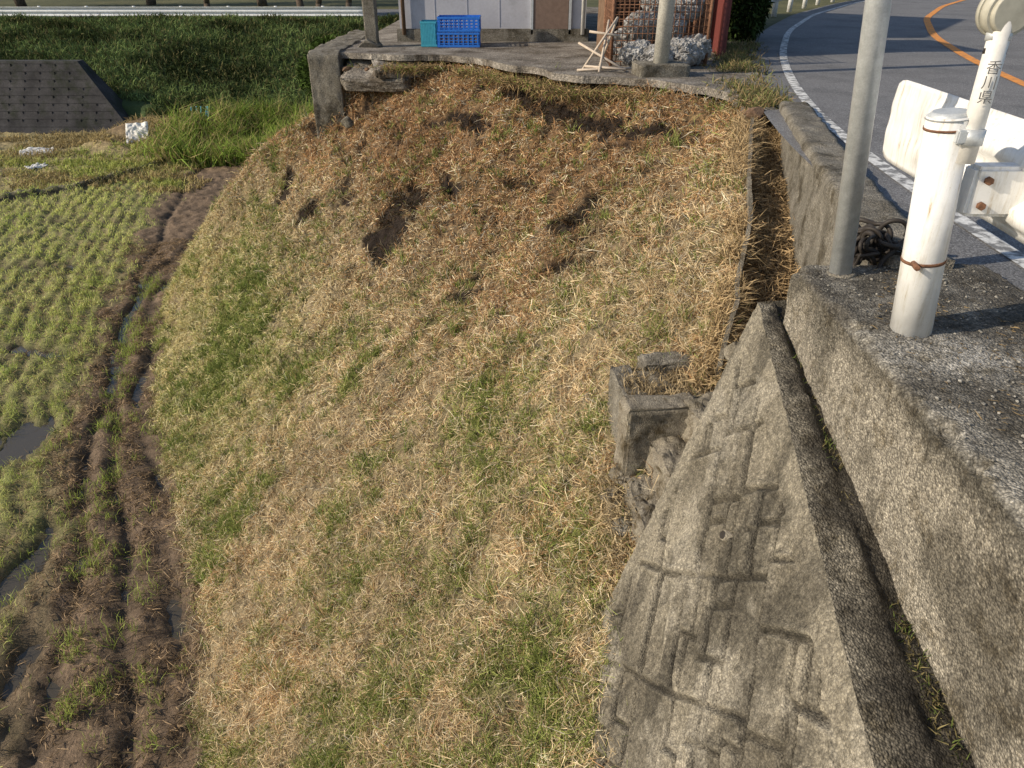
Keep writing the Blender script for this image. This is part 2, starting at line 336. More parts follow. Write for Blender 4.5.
pc=mixc(pc,np.array([.035,.026,.018]),np.clip(ditch+pud*.8+run*.8+rut*.6*(1-gr),0,1))
pc=mixc(pc,np.array([.30,.26,.20]),np.exp(-((rk-.05)/.10)**2)*(PX<-9.6));pc=mixc(pc,np.array([.03,.025,.02]),np.exp(-((rk+.22)/.12)**2)*(PX<-9.6))  # pale ridge top, with its shade painted as a dark band alongside
grid_mesh('rice_paddy_ground',np.stack([PX,PY,PZ],-1),M_mud,pc,flip=True)
pymesh('puddle_water',[(-9,1,-4.075),(0,1,-4.075),(0,14,-4.075),(-9,14,-4.075)],[(0,1,2,3)],M_water)
def pscatter(n,x0,x1,y0,y1):
    X=rng.uniform(x0,x1,n);Y=rng.uniform(y0,y1,n);return X,Y
X,Y=pscatter(500000,-17,-2,1.5,23)
a=pfun(X,Y);d,e,gr,rowp,ditch,pud,run,rk,far,bank,rut=a
cl=sstep(.28,.65,fbm(X*4+3,Y*4,4))
pr=gr*(.34+.66*sstep(-.3,.7,rowp))*(1-np.clip(ditch*1.5,0,1))*(1-np.clip(pud*1.5,0,1))*(.12+.88*cl)*(1-far*.3)*(1-bank)*(.16+.84*sstep(5.4,8.0,Y+fbm(X*2,Y*2)*2))
pr*=np.clip(9/np.maximum(Y,6),.5,1.2)
keep=rng.rand(len(X))<pr;X,Y,fa=X[keep],Y[keep],far[keep];n=len(X)
P=np.stack([X,Y,pz(X,Y)],-1)
D=np.array([0,0,1.])+rng.normal(size=(n,3))*np.array([.6,.6,.1])
hu=(fbm(X*1.1+5,Y*1.1)*1.5-.1+.3*(rng.rand(n)-.5)+.2)[:,None];hu=np.clip(hu,0,1)
C=(np.array([.34,.47,.09])*(1-hu)+np.array([.66,.69,.24])*hu)*(.65+.6*rng.rand(n,1))
C=np.where((rng.rand(n)<.20+.35*fa)[:,None],np.array([.62,.54,.28])*(.7+.5*rng.rand(n,1)),C)
blades('rice_stubble_rows',P,D,(.04+.09*rng.rand(n)),.007*np.clip(Y/8,.8,2.4),C,M_grass,.5)
X,Y=pscatter(240000,-9,0,1.5,15)
d,e,gr,rowp,ditch,pud,run,rk,far,bank,rut=pfun(X,Y)
pr=(1-gr*.7)*sstep(-.25,.1,e)*(1-np.clip(run*1.3+pud,0,1))*(.10+.90*sstep(.42,.62,fbm(X*4,Y*3)))
keep=rng.rand(len(X))<pr;X,Y=X[keep],Y[keep];n=len(X)
P=np.stack([X,Y,pz(X,Y)+.01],-1);D=rng.normal(size=(n,3))*np.array([1,1,.25])+np.array([0,0,.15])
C=np.array([.52,.37,.22])*(.25+.85*rng.rand(n,1)**1.4)
blades('straw_litter',P,D,.04+.09*rng.rand(n),.006,C,M_straw)
T=[]
for off,dn in ((.45,260),(.95,80),(-.35,110),(-.8,50)):
    yy=rng.uniform(2,13,dn);xx=np.interp(yy,yb,xbv)+off+rng.normal(size=dn)*.14;T.append(np.stack([xx,yy],-1))
T=np.concatenate(T);T=T[fbm(T[:,0]*2,T[:,1]*1.2)>.43];k=16
Tt=np.repeat(T,k,0)+rng.normal(size=(len(T)*k,2))*.045;n=len(Tt);tz=np.repeat(.4+.9*rng.rand(len(T)),k)
P=np.stack([Tt[:,0],Tt[:,1],pz(Tt[:,0],Tt[:,1])],-1)
blades('green_sprouts',P,np.array([0,0,1.])+rng.normal(size=(n,3))*.35,(.06+.11*rng.rand(n))*tz,.006,np.array([.40,.48,.12])*(.5+.7*rng.rand(n,1)),M_grass,.5)
# ---------------------------------------------------------------- far bank
bx=np.arange(-60,-2.0,.2);by=np.arange(24.0,36.2,.15);BX,BY=np.meshgrid(bx,by)
def bz(X,Y):
    z=-3.75+2.65*sstep(24.8,34.6,Y)*1.0+.35*(fbm(X*.35,Y*.35)-.5)+.2*(fbm(X*1.3,Y*1.3)-.5)
    lo=sstep(-12.4,-13.4,X)*sstep(27.2,26.6,Y)
    return z*(1-lo)+(-4.25)*lo
bc=np.broadcast_to(np.array([.055,.085,.028]),BX.shape+(3,))*(.5+fbm(BX*1.5,BY*1.5))[...,None]
bc=mixc(bc,np.array([.14,.09,.045]),sstep(26,25,BY+fbm(BX,BY)*.8))
grid_mesh('far_grass_bank',np.stack([BX,BY,bz(BX,BY)],-1),M_soil,bc,flip=True)
n=60000;X=rng.uniform(-24,-3,n);Y=rng.uniform(24.6,34.6,n);k=~((X<-12.6)&(Y<27.5));X,Y=X[k],Y[k];n=len(X)
P=np.stack([X,Y,bz(X,Y)],-1);D=np.array([0,-.2,1.])+rng.normal(size=(n,3))*.5
m1=sstep(.25,.75,fbm(X*.6,Y*1.1,5));C=np.array([.115,.155,.055])*(.3+1.2*m1[:,None])*(.6+.8*rng.rand(n,1))
q=rng.rand(n)<.18;C[q]=np.array([.22,.20,.09])*(.4+.7*rng.rand(q.sum(),1))
lowb=(Y+fbm(X*1,Y)*1.2<26.4);C[lowb]=np.array([.24,.17,.08])*(.5+.9*rng.rand(lowb.sum(),1))
blades('far_bank_grass',P,D,.12+.22*rng.rand(n),.035,C,M_straw,.6)
n=34000;X=rng.uniform(-20,-8,n);Y=rng.uniform(18.5,25.4,n);kk_=(fbm(X*.9,Y*1.6,4)>.42)
X,Y=X[kk_],Y[kk_];n=len(X);P=np.stack([X,Y,pz(X,Y)],-1);hu=sstep(.4,.65,fbm(X*.8+11,Y*1.2))[:,None]*(Y<23)[:,None]
C=(np.array([.42,.33,.16])*(1-hu)+np.array([.40,.44,.12])*hu)*(.5+.8*rng.rand(n,1))
blades('fallow_field_grass',P,np.array([0,0,1.])+rng.normal(size=(n,3))*.6,.08+.16*rng.rand(n),.022,C,M_straw,.6)
n=9000;X=rng.normal(-7.6,1.4,n);Y=rng.uniform(21.2,24.3,n);k=(X>-10.6)&(fbm(X*1.3,Y*1.3)>.36);X,Y=X[k],Y[k];n=len(X)
P=np.stack([X,Y,pz(X,Y)],-1);hh=.25+1.15*fbm(X*.9+3,Y*.9)
C=np.array([.28,.38,.08])*(.35+.9*rng.rand(n,1));C[rng.rand(n)<.3]=np.array([.40,.33,.15])
blades('reed_clump',P,np.array([0,0,1.])+rng.normal(size=(n,3))*.33,hh*(.6+.6*rng.rand(n)),.03,C,M_grass,.9)
def wallquad():
    pts=[(-40,26.3,-4.1),(-13.0,26.3,-4.1),(-14.7,27.1,-1.9),(-40,27.1,-1.9),(-40,27.5,-1.9),(-14.7,27.5,-1.9),(-13.0,27.5,-4.1),(-40,27.5,-4.1)]
    return pymesh('body',pts,[(0,1,2,3),(3,2,5,4),(1,6,5,2),(7,4,5,6),(0,3,4,7)],M_darkwall)
o=[wallquad()]
for a in range(9):
    z=-3.9+a*.24;yq=26.3+(z+4.1)/2.2*.8
    o.append(box('course_%d'%a,-40,-13.15-(z+4.1)/2.2*1.7,yq-.006,yq+.05,z,z+.012,M_darkwall,.004))
for a in range(40):
    for r_ in range(0,8):
        z=-3.9+r_*.24;yq=26.3+(z+.12+4.1)/2.2*.8;x=-13.6-(z+4.1)/2.2*1.9-a*.5-(r_%2)*.25
        o.append(box('joint',x,x+.02,yq+.010,yq+.06,z+.03,z+.24,M_darkwall,.003))
b_=o[0];jj=joinobjs('courses',o[1:]);parts('block_retaining_wall',[b_,jj])
def sheet(name,c,w_,d_,rx,rz,mat,sd_):
    g=np.linspace(-.5,.5,30);a,b=np.meshgrid(g,g);z=.16*(fbm(a*5+sd_,b*5,4)-.5)
    Mx=Matrix.Rotation(rz,3,'Z')@Matrix.Rotation(rx,3,'X');G=np.stack([a*w_,b*d_,z],-1)@np.array(Mx).T+np.array(c)
    o=grid_mesh(name,G,mat);md=o.modifiers.new('s','SOLIDIFY');md.thickness=.01;return o
sheet('discarded_white_sheet',(-11.4,23.3,-3.5),.65,.7,.9,.2,M_white,2)
sheet('discarded_white_board',(-14.2,22.6,-3.88),.9,.5,.2,.4,M_white,5)
sheet('discarded_white_board',(-13.2,20.8,-3.88),.5,.3,.1,.9,M_white,8)
o=[]
for a in range(5):
    x=-10.1+a*.12;o.append(cyl('stick',(x,24.4,-3.6),(x+random.uniform(-.2,.2),24.4,-2.9),.02,.02,M_teal,6))
joinobjs('garden_stakes',o)
# ---------------------------------------------------------------- W-beam guardrail
prof=[(-.175,0),(-.155,.004),(-.13,.03),(-.10,.075),(-.065,.08),(-.03,.03),(0,.02),(.03,.03),(.065,.08),(.10,.075),(.13,.03),(.155,.004),(.175,0)]
def wbeam(name,path,zc,mat,flat_end=0,side=1):
    path=[Vector((p[0],p[1],zc+(p[2] if len(p)>2 else 0))) for p in path]
    vs=[];fs=[];np_=len(prof)
    for k,p in enumerate(path):
        a=path[max(0,k-1)];b=path[min(len(path)-1,k+1)];t_=(b-a).normalized();nrm=Vector((t_.y,-t_.x,0))*side
        fl=1;rr=1
        if flat_end and k<flat_end:fl=.06+.94*max(0,(k-5))/(flat_end-5)
        if flat_end and k<4:rr=[.70,.86,.95,.99][k]
        for h,o_ in prof:vs.append(p+nrm*o_*fl+Vector((0,0,h*rr)))
    for k in range(len(path)-1):
        for q in range(np_-1):
            i0=k*np_+q;fs.append((i0,i0+1,i0+np_+1,i0+np_))
    o=pymesh(name,vs,fs,mat,True);md=o.modifiers.new('s','SOLIDIFY');md.thickness=.006;return o
bp=[]
path=[(1.74,3.55),(1.74,3.54),(1.738,3.51),(1.735,3.47),(1.73,3.37),(1.725,3.25),(1.72,3.12),(1.715,3.0),(1.71,2.9),(1.705,2.8),(1.70,2.65)]+[(1.695-.018*k,2.5-.3*k) for k in range(0,22)]
bp.append(wbeam('beam',path,.51,M_wsteel,10,1))
bx_,by_=1.42,2.38;lx=-.075
def lp(z):return (bx_+lx*z/.73,by_,z)
bp.append(cyl('post',lp(-.05),lp(.73),.068,.066,M_wsteel,40))
bp.append(cyl('post_cap',lp(.722),lp(.742),.069,.05,M_galv,32))
bp.append(cyl('rust_band',lp(.260),lp(.271),.0690,.0690,M_rust,40))
bp.append(cyl('rust_ring',lp(.69),lp(.697),.0685,.0685,M_rust,40))
bp.append(box('bracket_block',1.46,1.675,2.34,2.42,.42,.58,M_wsteel,.012))
for (x,y,z) in ((1.50,2.30,.54),(1.50,2.30,.46)):
    bp.append(cyl('bolt',(x,y+.05,z),(x,y+.025,z),.013,.013,M_rust,6))
for (y,z) in ((2.62,.56),(2.62,.45),(2.2,.57),(2.2,.44),(2.85,.58),(2.85,.45)):
    xx=1.700 if y>2.7 else (1.695 if y>2.4 else 1.67)
    bp.append(cyl('washer',(xx+.01,y,z),(xx-.012,y,z),.028,.028,M_galv,16));bp.append(cyl('bolt',(xx,y,z),(xx-.034,y,z),.016,.014,M_rust,6))
bp.append(cyl('band_bolt',(1.34,2.34,.265),(1.33,2.29,.265),.01,.01,M_rust,6))
for yy in (-.2,-2.7):
    bp.append(cyl('post',(1.40,yy,-.05),(1.37,yy,.73),.068,.066,M_wsteel,32));bp.append(box('bracket_block',1.42,1.52,yy-.05,yy+.05,.40,.60,M_wsteel,.012))
parts('guardrail',bp)
q=[]
q.append(cyl('pipe',(1.395,2.32,.60),(1.405,2.35,1.0),.030,.030,M_white,28))
q.append(cyl('clamp',(1.393,2.318,.655),(1.394,2.32,.70),.036,.036,M_galv,28))
q.append(box('clamp_arm',1.34,1.40,2.295,2.32,.66,.70,M_galv,.004))
q.append(cyl('dark_band',(1.3985,2.331,.72),(1.399,2.3325,.735),.0306,.0306,M_black,28))
q.append(cyl('dark_band',(1.403,2.344,.905),(1.4035,2.3455,.92),.0306,.0306,M_black,28))
q.append(cyl('reflector_housing',(1.41,2.33,1.015),(1.41,2.38,1.02),.066,.070,M_refl,48))
q.append(cyl('reflector_rim',(1.41,2.365,1.0185),(1.41,2.382,1.02),.073,.073,M_refl,48))
q.append(cyl('reflector_boss',(1.41,2.318,1.014),(1.41,2.332,1.015),.052,.06,M_refl,32))
q.append(cyl('collar',(1.405,2.35,.94),(1.406,2.353,.965),.034,.034,M_galv,28))
tcu=bpy.data.curves.new('lettering','FONT');tcu.body='香\n川\n県';tcu.size=.040;tcu.align_x='CENTER';tcu.space_line=1.0;tcu.extrude=.0005
to=link(bpy.data.objects.new('lettering',tcu));to.location=(1.386,2.296,.86);to.rotation_euler=(math.radians(86),0,math.radians(-22));tcu.materials.append(M_ink);q.append(to)
parts('road_delineator',q)
q=[cyl('shaft',(1.385,2.93,-.05),(1.385-.09*3.2,2.93,3.2),.044,.044,M_galv,40),cyl('cap',(1.097,2.93,3.2),(1.096,2.93,3.23),.047,.04,M_galv,32)]
q.append(cyl('sign_plate',(1.10,2.86,2.9),(1.10,2.865,2.9),.3,.3,M_wsteel,48));q.append(cyl('base_grout',(1.385,2.93,-.01),(1.384,2.93,.006),.065,.055,M_conc,32))
parts('sign_pole',q)
hs=[]
for k in range(20):
    r0=random.uniform(.03,.075);seg=40;pr=8
    tilt=Matrix.Rotation(random.uniform(-1.3,1.3),3,'X')@Matrix.Rotation(random.uniform(-1.1,1.1),3,'Y')
    c=Vector((1.58+random.uniform(-.08,.09),3.12+random.uniform(-.09,.07),.03+random.uniform(-.02,.06)))
    V_=[];F_=[]
    for a in range(seg):
        an=a/seg*2*math.pi;rr=r0*(1+.3*math.sin(an*3+k))
        for b in range(pr):
            bn=b/pr*2*math.pi;v=Vector(((rr+.010*math.cos(bn))*math.cos(an)*1.25,(rr+.010*math.cos(bn))*math.sin(an),.010*math.sin(bn)+.02*math.sin(an*2+k)))
            V_.append(tilt@v+c)
    for a in range(seg):
        for b in range(pr):
            F_.append((a*pr+b,((a+1)%seg)*pr+b,((a+1)%seg)*pr+(b+1)%pr,a*pr+(b+1)%pr))
    hs.append(pymesh('coil',V_,F_,M_black,True))
joinobjs('black_hose_coil',hs)
# ---------------------------------------------------------------- near concrete parapet
YE=3.03
ys=np.arange(-2.5,YE+.001,.012)
sec=[(1.24,-1.6+.03*k) for k in range(0,53)]
sec=[(1.215+.02*(-z),z) for x,z in sec if z<-.03]
sec+= [(1.213,-.03),(1.215,-.018),(1.221,-.008),(1.23,-.002),(1.24,0)]
sec+= [(1.24+.015*k,0) for k in range(1,54)]
sec=np.array(sec)
SXX=np.broadcast_to(sec[:,0],(len(ys),len(sec)));SZZ=np.broadcast_to(sec[:,1],(len(ys),len(sec)));SYY=np.broadcast_to(ys[:,None],SXX.shape)
arc=np.r_[0,np.cumsum(np.linalg.norm(np.diff(sec,axis=0),axis=1))]
AA=np.broadcast_to(arc,SXX.shape)
topm=sstep(-.04,.0,SZZ)
amp=(fbm(AA*6,SYY*6,5)-.5)*.026+(fbm(AA*40,SYY*40,3)-.5)*.010*(.35+.65*topm)
edgei=int(np.argmin(np.abs(sec[:,0]-1.221)+np.abs(sec[:,1]+.008)))
ch=np.exp(-((AA-arc[edgei])/.026)**2)*sstep(.40,.66,fbm(SYY*9+3,SYY*0+2.5,4))*.036
NX=-(1-topm);NZ=topm
GV=np.stack([SXX+NX*amp+ch*.8,SYY+.0*amp,SZZ+NZ*amp-ch*.9],-1)
M_par=surf('parapet_concrete',None,attr=True,bump=.9,bscale=90,fine=(.40,1.4),fscale=45,agg=(130,.60,1.35),bdist=.009,rough=.95,stain=(8,(.55,.52,.46),.50))
facec=np.array([.355,.318,.255]);mossc=np.array([.115,.105,.088])
w=sstep(.36,.62,fbm(SXX*5+SZZ*3,SYY*3,5))
cf=mixc(np.broadcast_to(facec,SXX.shape+(3,)),np.array([.18,.16,.125]),sstep(.44,.66,fbm(SYY*4+5,SZZ*3+1,5)))
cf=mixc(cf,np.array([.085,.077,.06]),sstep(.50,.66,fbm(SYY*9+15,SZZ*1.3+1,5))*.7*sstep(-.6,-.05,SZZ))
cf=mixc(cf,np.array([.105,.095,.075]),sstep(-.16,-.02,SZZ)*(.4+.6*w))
ct=mixc(np.broadcast_to(mossc,SXX.shape+(3,)),np.array([.31,.29,.25]),np.clip(w*.8*sstep(.25,.0,SXX-1.24)+.55*sstep(.48,.7,fbm(SXX*9,SYY*9,5)),0,1))
ct=mixc(ct,np.array([.42,.40,.36]),np.clip(1.4*np.exp(-((SXX-1.48)/.19)**2-((SYY-2.18)/.13)**2)*(.1+1.6*fbm(SXX*14,SYY*14)),0,1))
cc=mixc(cf,ct,topm)
g1=grid_mesh('shell',GV,M_par,cc,flip=False)
endp=GV[-1];ev=[tuple(p) for p in endp]+[(2.03,YE,-1.6)]
g2=pymesh('end_face',ev,[tuple(range(len(ev)))],M_conc)
parts('concrete_parapet',[g1,g2])
o=[]
r=random.Random(77)
for k in range(900):
    x=1.24+.75*r.random()**.8;y=r.uniform(.3,3.0);s_=r.uniform(.002,.008)
    o.append(rock('p',(x,y,.002),(s_,s_*r.uniform(.7,1.3),s_*.7),M_pebble,k,1))
joinobjs('loose_gravel',o)
n=1300;X=rng.uniform(1.3,2.0,n);Y=rng.uniform(1.2,3.0,n);k=fbm(X*5,Y*5)>.54;X,Y=X[k],Y[k];n=len(X)
blades('parapet_debris',np.stack([X,Y,np.full(n,.004)],-1),rng.normal(size=(n,3))*np.array([1,1,.1])+np.array([0,0,.08]),.01+.03*rng.rand(n),.003,np.array([.30,.22,.12])*(.3+.9*rng.rand(n,1)),M_straw)
# ---------------------------------------------------------------- patterned retaining wall
def ztop(Y):return -.29-.235*(2.9-Y)
k_b=.4
u=np.arange(-1.4,3.12,.008);vv=np.arange(0,1,.0026)
zb=-3.1
U,W_=np.meshgrid(u,vv,indexing='ij')
Zt=ztop(U);ZZ=Zt+(zb-Zt)*W_
YY=U+(ZZ+.336)*.22
Zt=ztop(YY);ZZ=np.minimum(Zt,-.2)+(zb-Zt)*W_
H=np.zeros_like(U);tone=np.ones_like(U)
sl=-(ZZ)*1.077
ang=math.radians(44)
wob2=.05*(fbm(YY*2.5,sl*2.5,3)-.5)
Aa=(-YY)*math.cos(ang)-sl*math.sin(ang)+wob2
Bb=(-YY)*math.sin(ang)+sl*math.cos(ang)+wob2*1.3
rects=[]
def part(u0,u1,v0,v1,dep,r=random.Random(41)):
    du,dv=u1-u0,v1-v0
    if (du<.17 and dv<.26) or (dep>5 and r.random()<.30 and du<.34 and dv<.6):
        rects.append((u0,u1,v0,v1,r.uniform(-.012,.016),r.uniform(.72,1.12)));return
    if dv/.34>du/.19:
        c=v0+dv*r.uniform(.25,.75);part(u0,u1,v0,c,dep+1);part(u0,u1,c,v1,dep+1)
    else:
        c=u0+du*r.uniform(.25,.75);part(u0,c,v0,v1,dep+1);part(c,u1,v0,v1,dep+1)
part(-4.8,1.6,-2.6,3.8,0)
wob=.016*(fbm(U*7,sl*7,4)-.5)
for (a,b,c,d_,h,tn) in rects:
    m_=(Aa>=a)&(Aa<b)&(Bb>=c)&(Bb<d_)
    if not m_.any():continue
    ed=np.minimum(np.minimum(Aa-a,b-Aa),np.minimum(Bb-c,d_-Bb))+wob
    H=np.where(m_,h+.024*sstep(.004,.020,ed)-.010*sstep(.022,.050,ed),H)
    tone=np.where(m_,tn*(.52+.48*sstep(.002,.016,ed))*(1+.14*np.exp(-((ed-.022)/.008)**2)),tone)  # joints darkened: dirt, plus painted groove shade that the grazing sun leaves out
dr=Zt-ZZ
bo=np.maximum(sstep(.11,.10,3.12-U),sstep(.13,.12,dr))
H=H*(1-bo)+.026*bo;tone=tone*(1-bo)+bo
H=H+.018*(fbm(U*12,sl*12,4)-.5)+.008*(fbm(U*60,sl*60,2)-.5)
XX=1.05+k_b*(ZZ+.5)
nr=np.array([-1,0,k_b])/math.hypot(1,k_b)
PV=np.stack([XX+nr[0]*H,YY,ZZ+nr[2]*H],-1)
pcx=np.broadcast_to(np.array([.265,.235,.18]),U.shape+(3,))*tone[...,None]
pcx=mixc(pcx,np.array([.115,.10,.074])*1.0,sstep(.40,.64,fbm(U*2.5+8,sl*1.4,5))*.8)
pcx=mixc(pcx,pcx*.42,sstep(.48,.64,fbm(U*6+30,sl*3,5))*.8)
pcx=mixc(pcx,np.array([.37,.335,.27]),sstep(.58,.7,fbm(U*4+30,sl*4,4))*.5)
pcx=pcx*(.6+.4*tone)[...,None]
M_panel=surf('patterned_concrete',None,attr=True,bump=.8,bscale=100,fine=(.42,1.42),fscale=45,agg=(140,.70,1.25),bdist=.008,rough=.95)
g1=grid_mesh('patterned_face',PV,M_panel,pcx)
tp=PV[:,0];nl=22
fr=np.linspace(0,1,nl)[None,:,None];tgt=np.stack([np.full(len(tp),1.30),tp[:,1],tp[:,2]-.02],-1)
LV=tp[:,None,:]*(1-fr)+tgt[:,None,:]*fr
LV[...,2]+=.04*(fbm(LV[...,0]*14,LV[...,1]*14,4)-.5)*np.sin(np.clip(fr[...,0]*4,0,1.57))-.02*sstep(.45,.6,fr[...,0])
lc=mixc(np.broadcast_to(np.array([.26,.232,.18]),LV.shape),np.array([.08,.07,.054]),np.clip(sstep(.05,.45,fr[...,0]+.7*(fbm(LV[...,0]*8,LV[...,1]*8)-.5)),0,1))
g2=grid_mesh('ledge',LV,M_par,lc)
ep=PV[-1];tg=ep.copy();tg[:,0]=1.5;tg[:,1]+=.06
EV=ep[:,None,:]*(1-fr)+tg[:,None,:]*fr;EV[...,1]+=.03*(fbm(EV[...,0]*9,EV[...,2]*9,4)-.5)*np.sin(fr[...,0]*3.14)
g3=grid_mesh('end_face',EV,M_face)
hole=cyl('weep_hole',(.95,2.3,-.925),(.855,2.3,-.886),.017,.017,M_black,16)
holer=cyl('weep_hole_pipe',(.95,2.3,-.926),(.859,2.3,-.888),.022,.022,M_face,20)
parts('patterned_retaining_wall',[g1,g2,g3,hole,holer])
n=4500;Y=rng.uniform(.2,3.1,n);k=fbm(Y*2.6,Y*0+4,4)>.46;Y=Y[k];n=len(Y)
P=np.stack([1.195+rng.normal(size=n)*.018,Y,ztop(Y)-.04],-1)
C=np.array([.30,.25,.12])*(.3+.8*rng.rand(n,1));k=rng.rand(n)<.35;C[k]=np.array([.14,.18,.05])
blades('ledge_grass',P,rng.normal(size=(n,3))*.6+np.array([-.3,0,.6]),.015+.045*rng.rand(n)**2,.004,C,M_grass,.6)
# ---------------------------------------------------------------- broken concrete stub & rubble
def rough_box(name,x0,x1,y0,y1,z0,z1,mat,amp=.03,rot=0,sub=26,fq=6,tilt=0):
    bm=bmesh.new();bmesh.ops.create_cube(bm,size=1)
    bmesh.ops.subdivide_edges(bm,edges=bm.edges[:],cuts=sub,use_grid_fill=True)
    c=Vector(((x0+x1)/2,(y0+y1)/2,(z0+z1)/2));Rm=Matrix.Rotation(rot,3,'Z')@Matrix.Rotation(tilt,3,'X')
    for v in bm.verts:
        p_=v.co.copy();n_=Vector([x if abs(x)>.499 else 0 for x in p_]);
        p_=Vector((p_.x*(x1-x0),p_.y*(y1-y0),p_.z*(z1-z0)))
        a=float(fbm((p_.x+c.x*3+p_.z*.7)*fq,(p_.y+c.y+p_.z)*fq,4))-.5
        if n_.length>.6:a-=.45
        p_+=n_.normalized()*a*amp*2 if n_.length else Vector()
        v.co=Rm@p_+c
    for f in bm.faces:f.smooth=True
    me=bpy.data.meshes.new(name);bm.to_mesh(me);bm.free();me.materials.append(mat)
    return link(bpy.data.objects.new(name,me))
o=[rough_box('front_wall',.62,1.04,3.44,3.60,-1.75,-.99,M_face,.022,.14,34,7),rough_box('left_wall',.62,.74,3.60,4.0,-1.75,-1.02,M_conc,.025,.1,30,7),rough_box('back_wall',.78,1.4,3.93,4.08,-1.5,-.97,M_conc,.03,.1,30,7),rough_box('fill',.70,1.2,3.6,3.95,-1.7,-1.04,M_face,.06,.1,26,8),
 rough_box('pillar',.98,1.22,3.16,3.56,-2.2,-.98,M_face,.05,.2,34,9),rough_box('pillar_b',.80,1.02,3.02,3.46,-2.2,-1.20,M_face,.05,.15,34,9),rough_box('pillar_c',.66,.86,2.95,3.40,-2.3,-1.42,M_face,.05,.1,34,9)]
parts('broken_concrete_block',o)
n=2200;P=np.stack([rng.uniform(.66,1.25,n),rng.uniform(3.58,4.0,n),np.full(n,-1.04)],-1)
blades('block_top_grass',P,rng.normal(size=(n,3))*.6+np.array([-.1,-.1,.3]),.03+.07*rng.rand(n),.005,c_straw*(.25+.65*rng.rand(n,1)),M_straw)
o=[]
r=random.Random(8)
for k in range(26):
    tt=r.random();x=.60+.08*tt+r.uniform(-.05,.14);y=3.42-.55*tt+r.uniform(-.06,.05);z=-1.46-.28*tt+r.uniform(-.14,.06)
    s_=r.uniform(.035,.085);o.append(rock('stone',(x,y,z),(s_*r.uniform(.8,1.3),s_,s_*r.uniform(.6,1)),M_face if k%3 else M_conc,k,3))
joinobjs('rubble_stones',o)
n=2500;tt=rng.rand(n);P=np.stack([.60+.1*tt+rng.normal(size=n)*.08,3.45-.6*tt+rng.normal(size=n)*.07,-1.50-.28*tt+rng.normal(size=n)*.05],-1)
blades('rubble_grass',P,rng.normal(size=(n,3))*.6+np.array([-.3,-.2,.3]),.04+.09*rng.rand(n),.005,c_straw*(.3+.7*rng.rand(n,1)),M_straw,.7)
rock('loose_stone',(1.27,3.75,-.80),(.06,.06,.07),M_face,91)
# ---------------------------------------------------------------- road
W=np.array([(2.1,-30),(2.15,-6),(2.2,0),(2.25,3.28),(2.5,6.07),(3.0,8.5),(3.75,11.2),(5,14.8),(7.0,19.2),(9.8,24),(14,30),(22,38),(34,46)],float)
def dens(Wp,stp=.15,kq=17):
    c_=np.r_[0,np.cumsum(np.linalg.norm(np.diff(Wp,axis=0),axis=1))];tt=np.arange(0,c_[-1],stp);ax=np.interp(tt,c_,Wp[:,0]);ay=np.interp(tt,c_,Wp[:,1])
    kk=np.ones(kq)/kq;h=kq//2;ax=np.convolve(np.pad(ax,h,'edge'),kk,'valid');ay=np.convolve(np.pad(ay,h,'edge'),kk,'valid')
    gx_,gy_=np.gradient(ax),np.gradient(ay);l_=np.hypot(gx_,gy_)+1e-9
    return ax,ay,gy_/l_,-gx_/l_
wx,wy,nx,ny=dens(W)
def strip(name,a,b,z,mat,y0=-30,y1=60,nc=2):
    m_=(wy>=y0)&(wy<=y1);f=np.linspace(0,1,nc)[None,:]
    o_=a+(b-a)*f
    G=np.stack([wx[m_][:,None]+nx[m_][:,None]*o_,wy[m_][:,None]+ny[m_][:,None]*o_,np.full((m_.sum(),nc),z)],-1)
    return grid_mesh(name,G,mat,flip=False,smooth=False)
strip('road',-.45,5.2,-.02,M_asph,nc=12)
o=[strip('white_edge_line',-.05,.05,-.014,M_wpaint),strip('orange_centre_line',2.30,2.43,-.014,M_opaint),strip('white_edge_line_far',4.7,4.82,-.014,M_wpaint)]
parts('road_markings',o)
def wallstrip(name,ln_,off0,off1,z0,z1,mat,amp=.02):
    X0,Y0,n0,n1=ln_
    sec=[(off0,z0+(z1-.03-z0)*q/40) for q in range(41)]+[(off0+.01,z1-.008),(off0+.03,z1)]+[(off0+.03+(off1-off0-.03)*q/8,z1) for q in range(1,9)]+[(off1,z1-.03),(off1,z0)]
    N_=len(X0);tt=np.linspace(0,1,int(N_*5));b0=np.linspace(0,1,N_);X1=np.interp(tt,b0,X0);Y1=np.interp(tt,b0,Y0);a0=np.interp(tt,b0,n0);a1=np.interp(tt,b0,n1)
    so=np.array([q[0] for q in sec])[None,:];sz_=np.array([q[1] for q in sec])[None,:]
    oo=so+amp*(fbm(Y1[:,None]*4+sz_*2,sz_*4+so*9,5)-.5)
    G=np.stack([X1[:,None]+a0[:,None]*oo,Y1[:,None]+a1[:,None]*oo,sz_+amp*.6*(fbm(Y1[:,None]*9,so*9+sz_,4)-.5)+0*X1[:,None]],-1)
    a=grid_mesh('shell',G,mat);b=pymesh('end',[tuple(p_) for p_ in G[0]],[tuple(range(len(sec)))],mat);c=pymesh('end_far',[tuple(p_) for p_ in G[-1]][::-1],[tuple(range(len(sec)))],mat)
    return parts(name,[a,b,c])
fw=np.array([(1.62,2.9),(1.66,3.4),(1.93,4.8),(2.24,6.3),(2.42,7.1)],float)
wallstrip('road_edge_wall',dens(fw,.1,7),0,.24,-2.4,.04,M_conc,.05)
m_=(wy>-10)&(wy<44);wallstrip('roadside_concrete_wall',(wx[m_],wy[m_],nx[m_],ny[m_]),5.25,5.55,-.5,.7,M_face)
gt=np.linspace(3.1,7.2,260);gx=np.interp(gt,Ry[:430],Rx[:430]);gz=np.interp(gt,Ry[:430],Rz[:430])
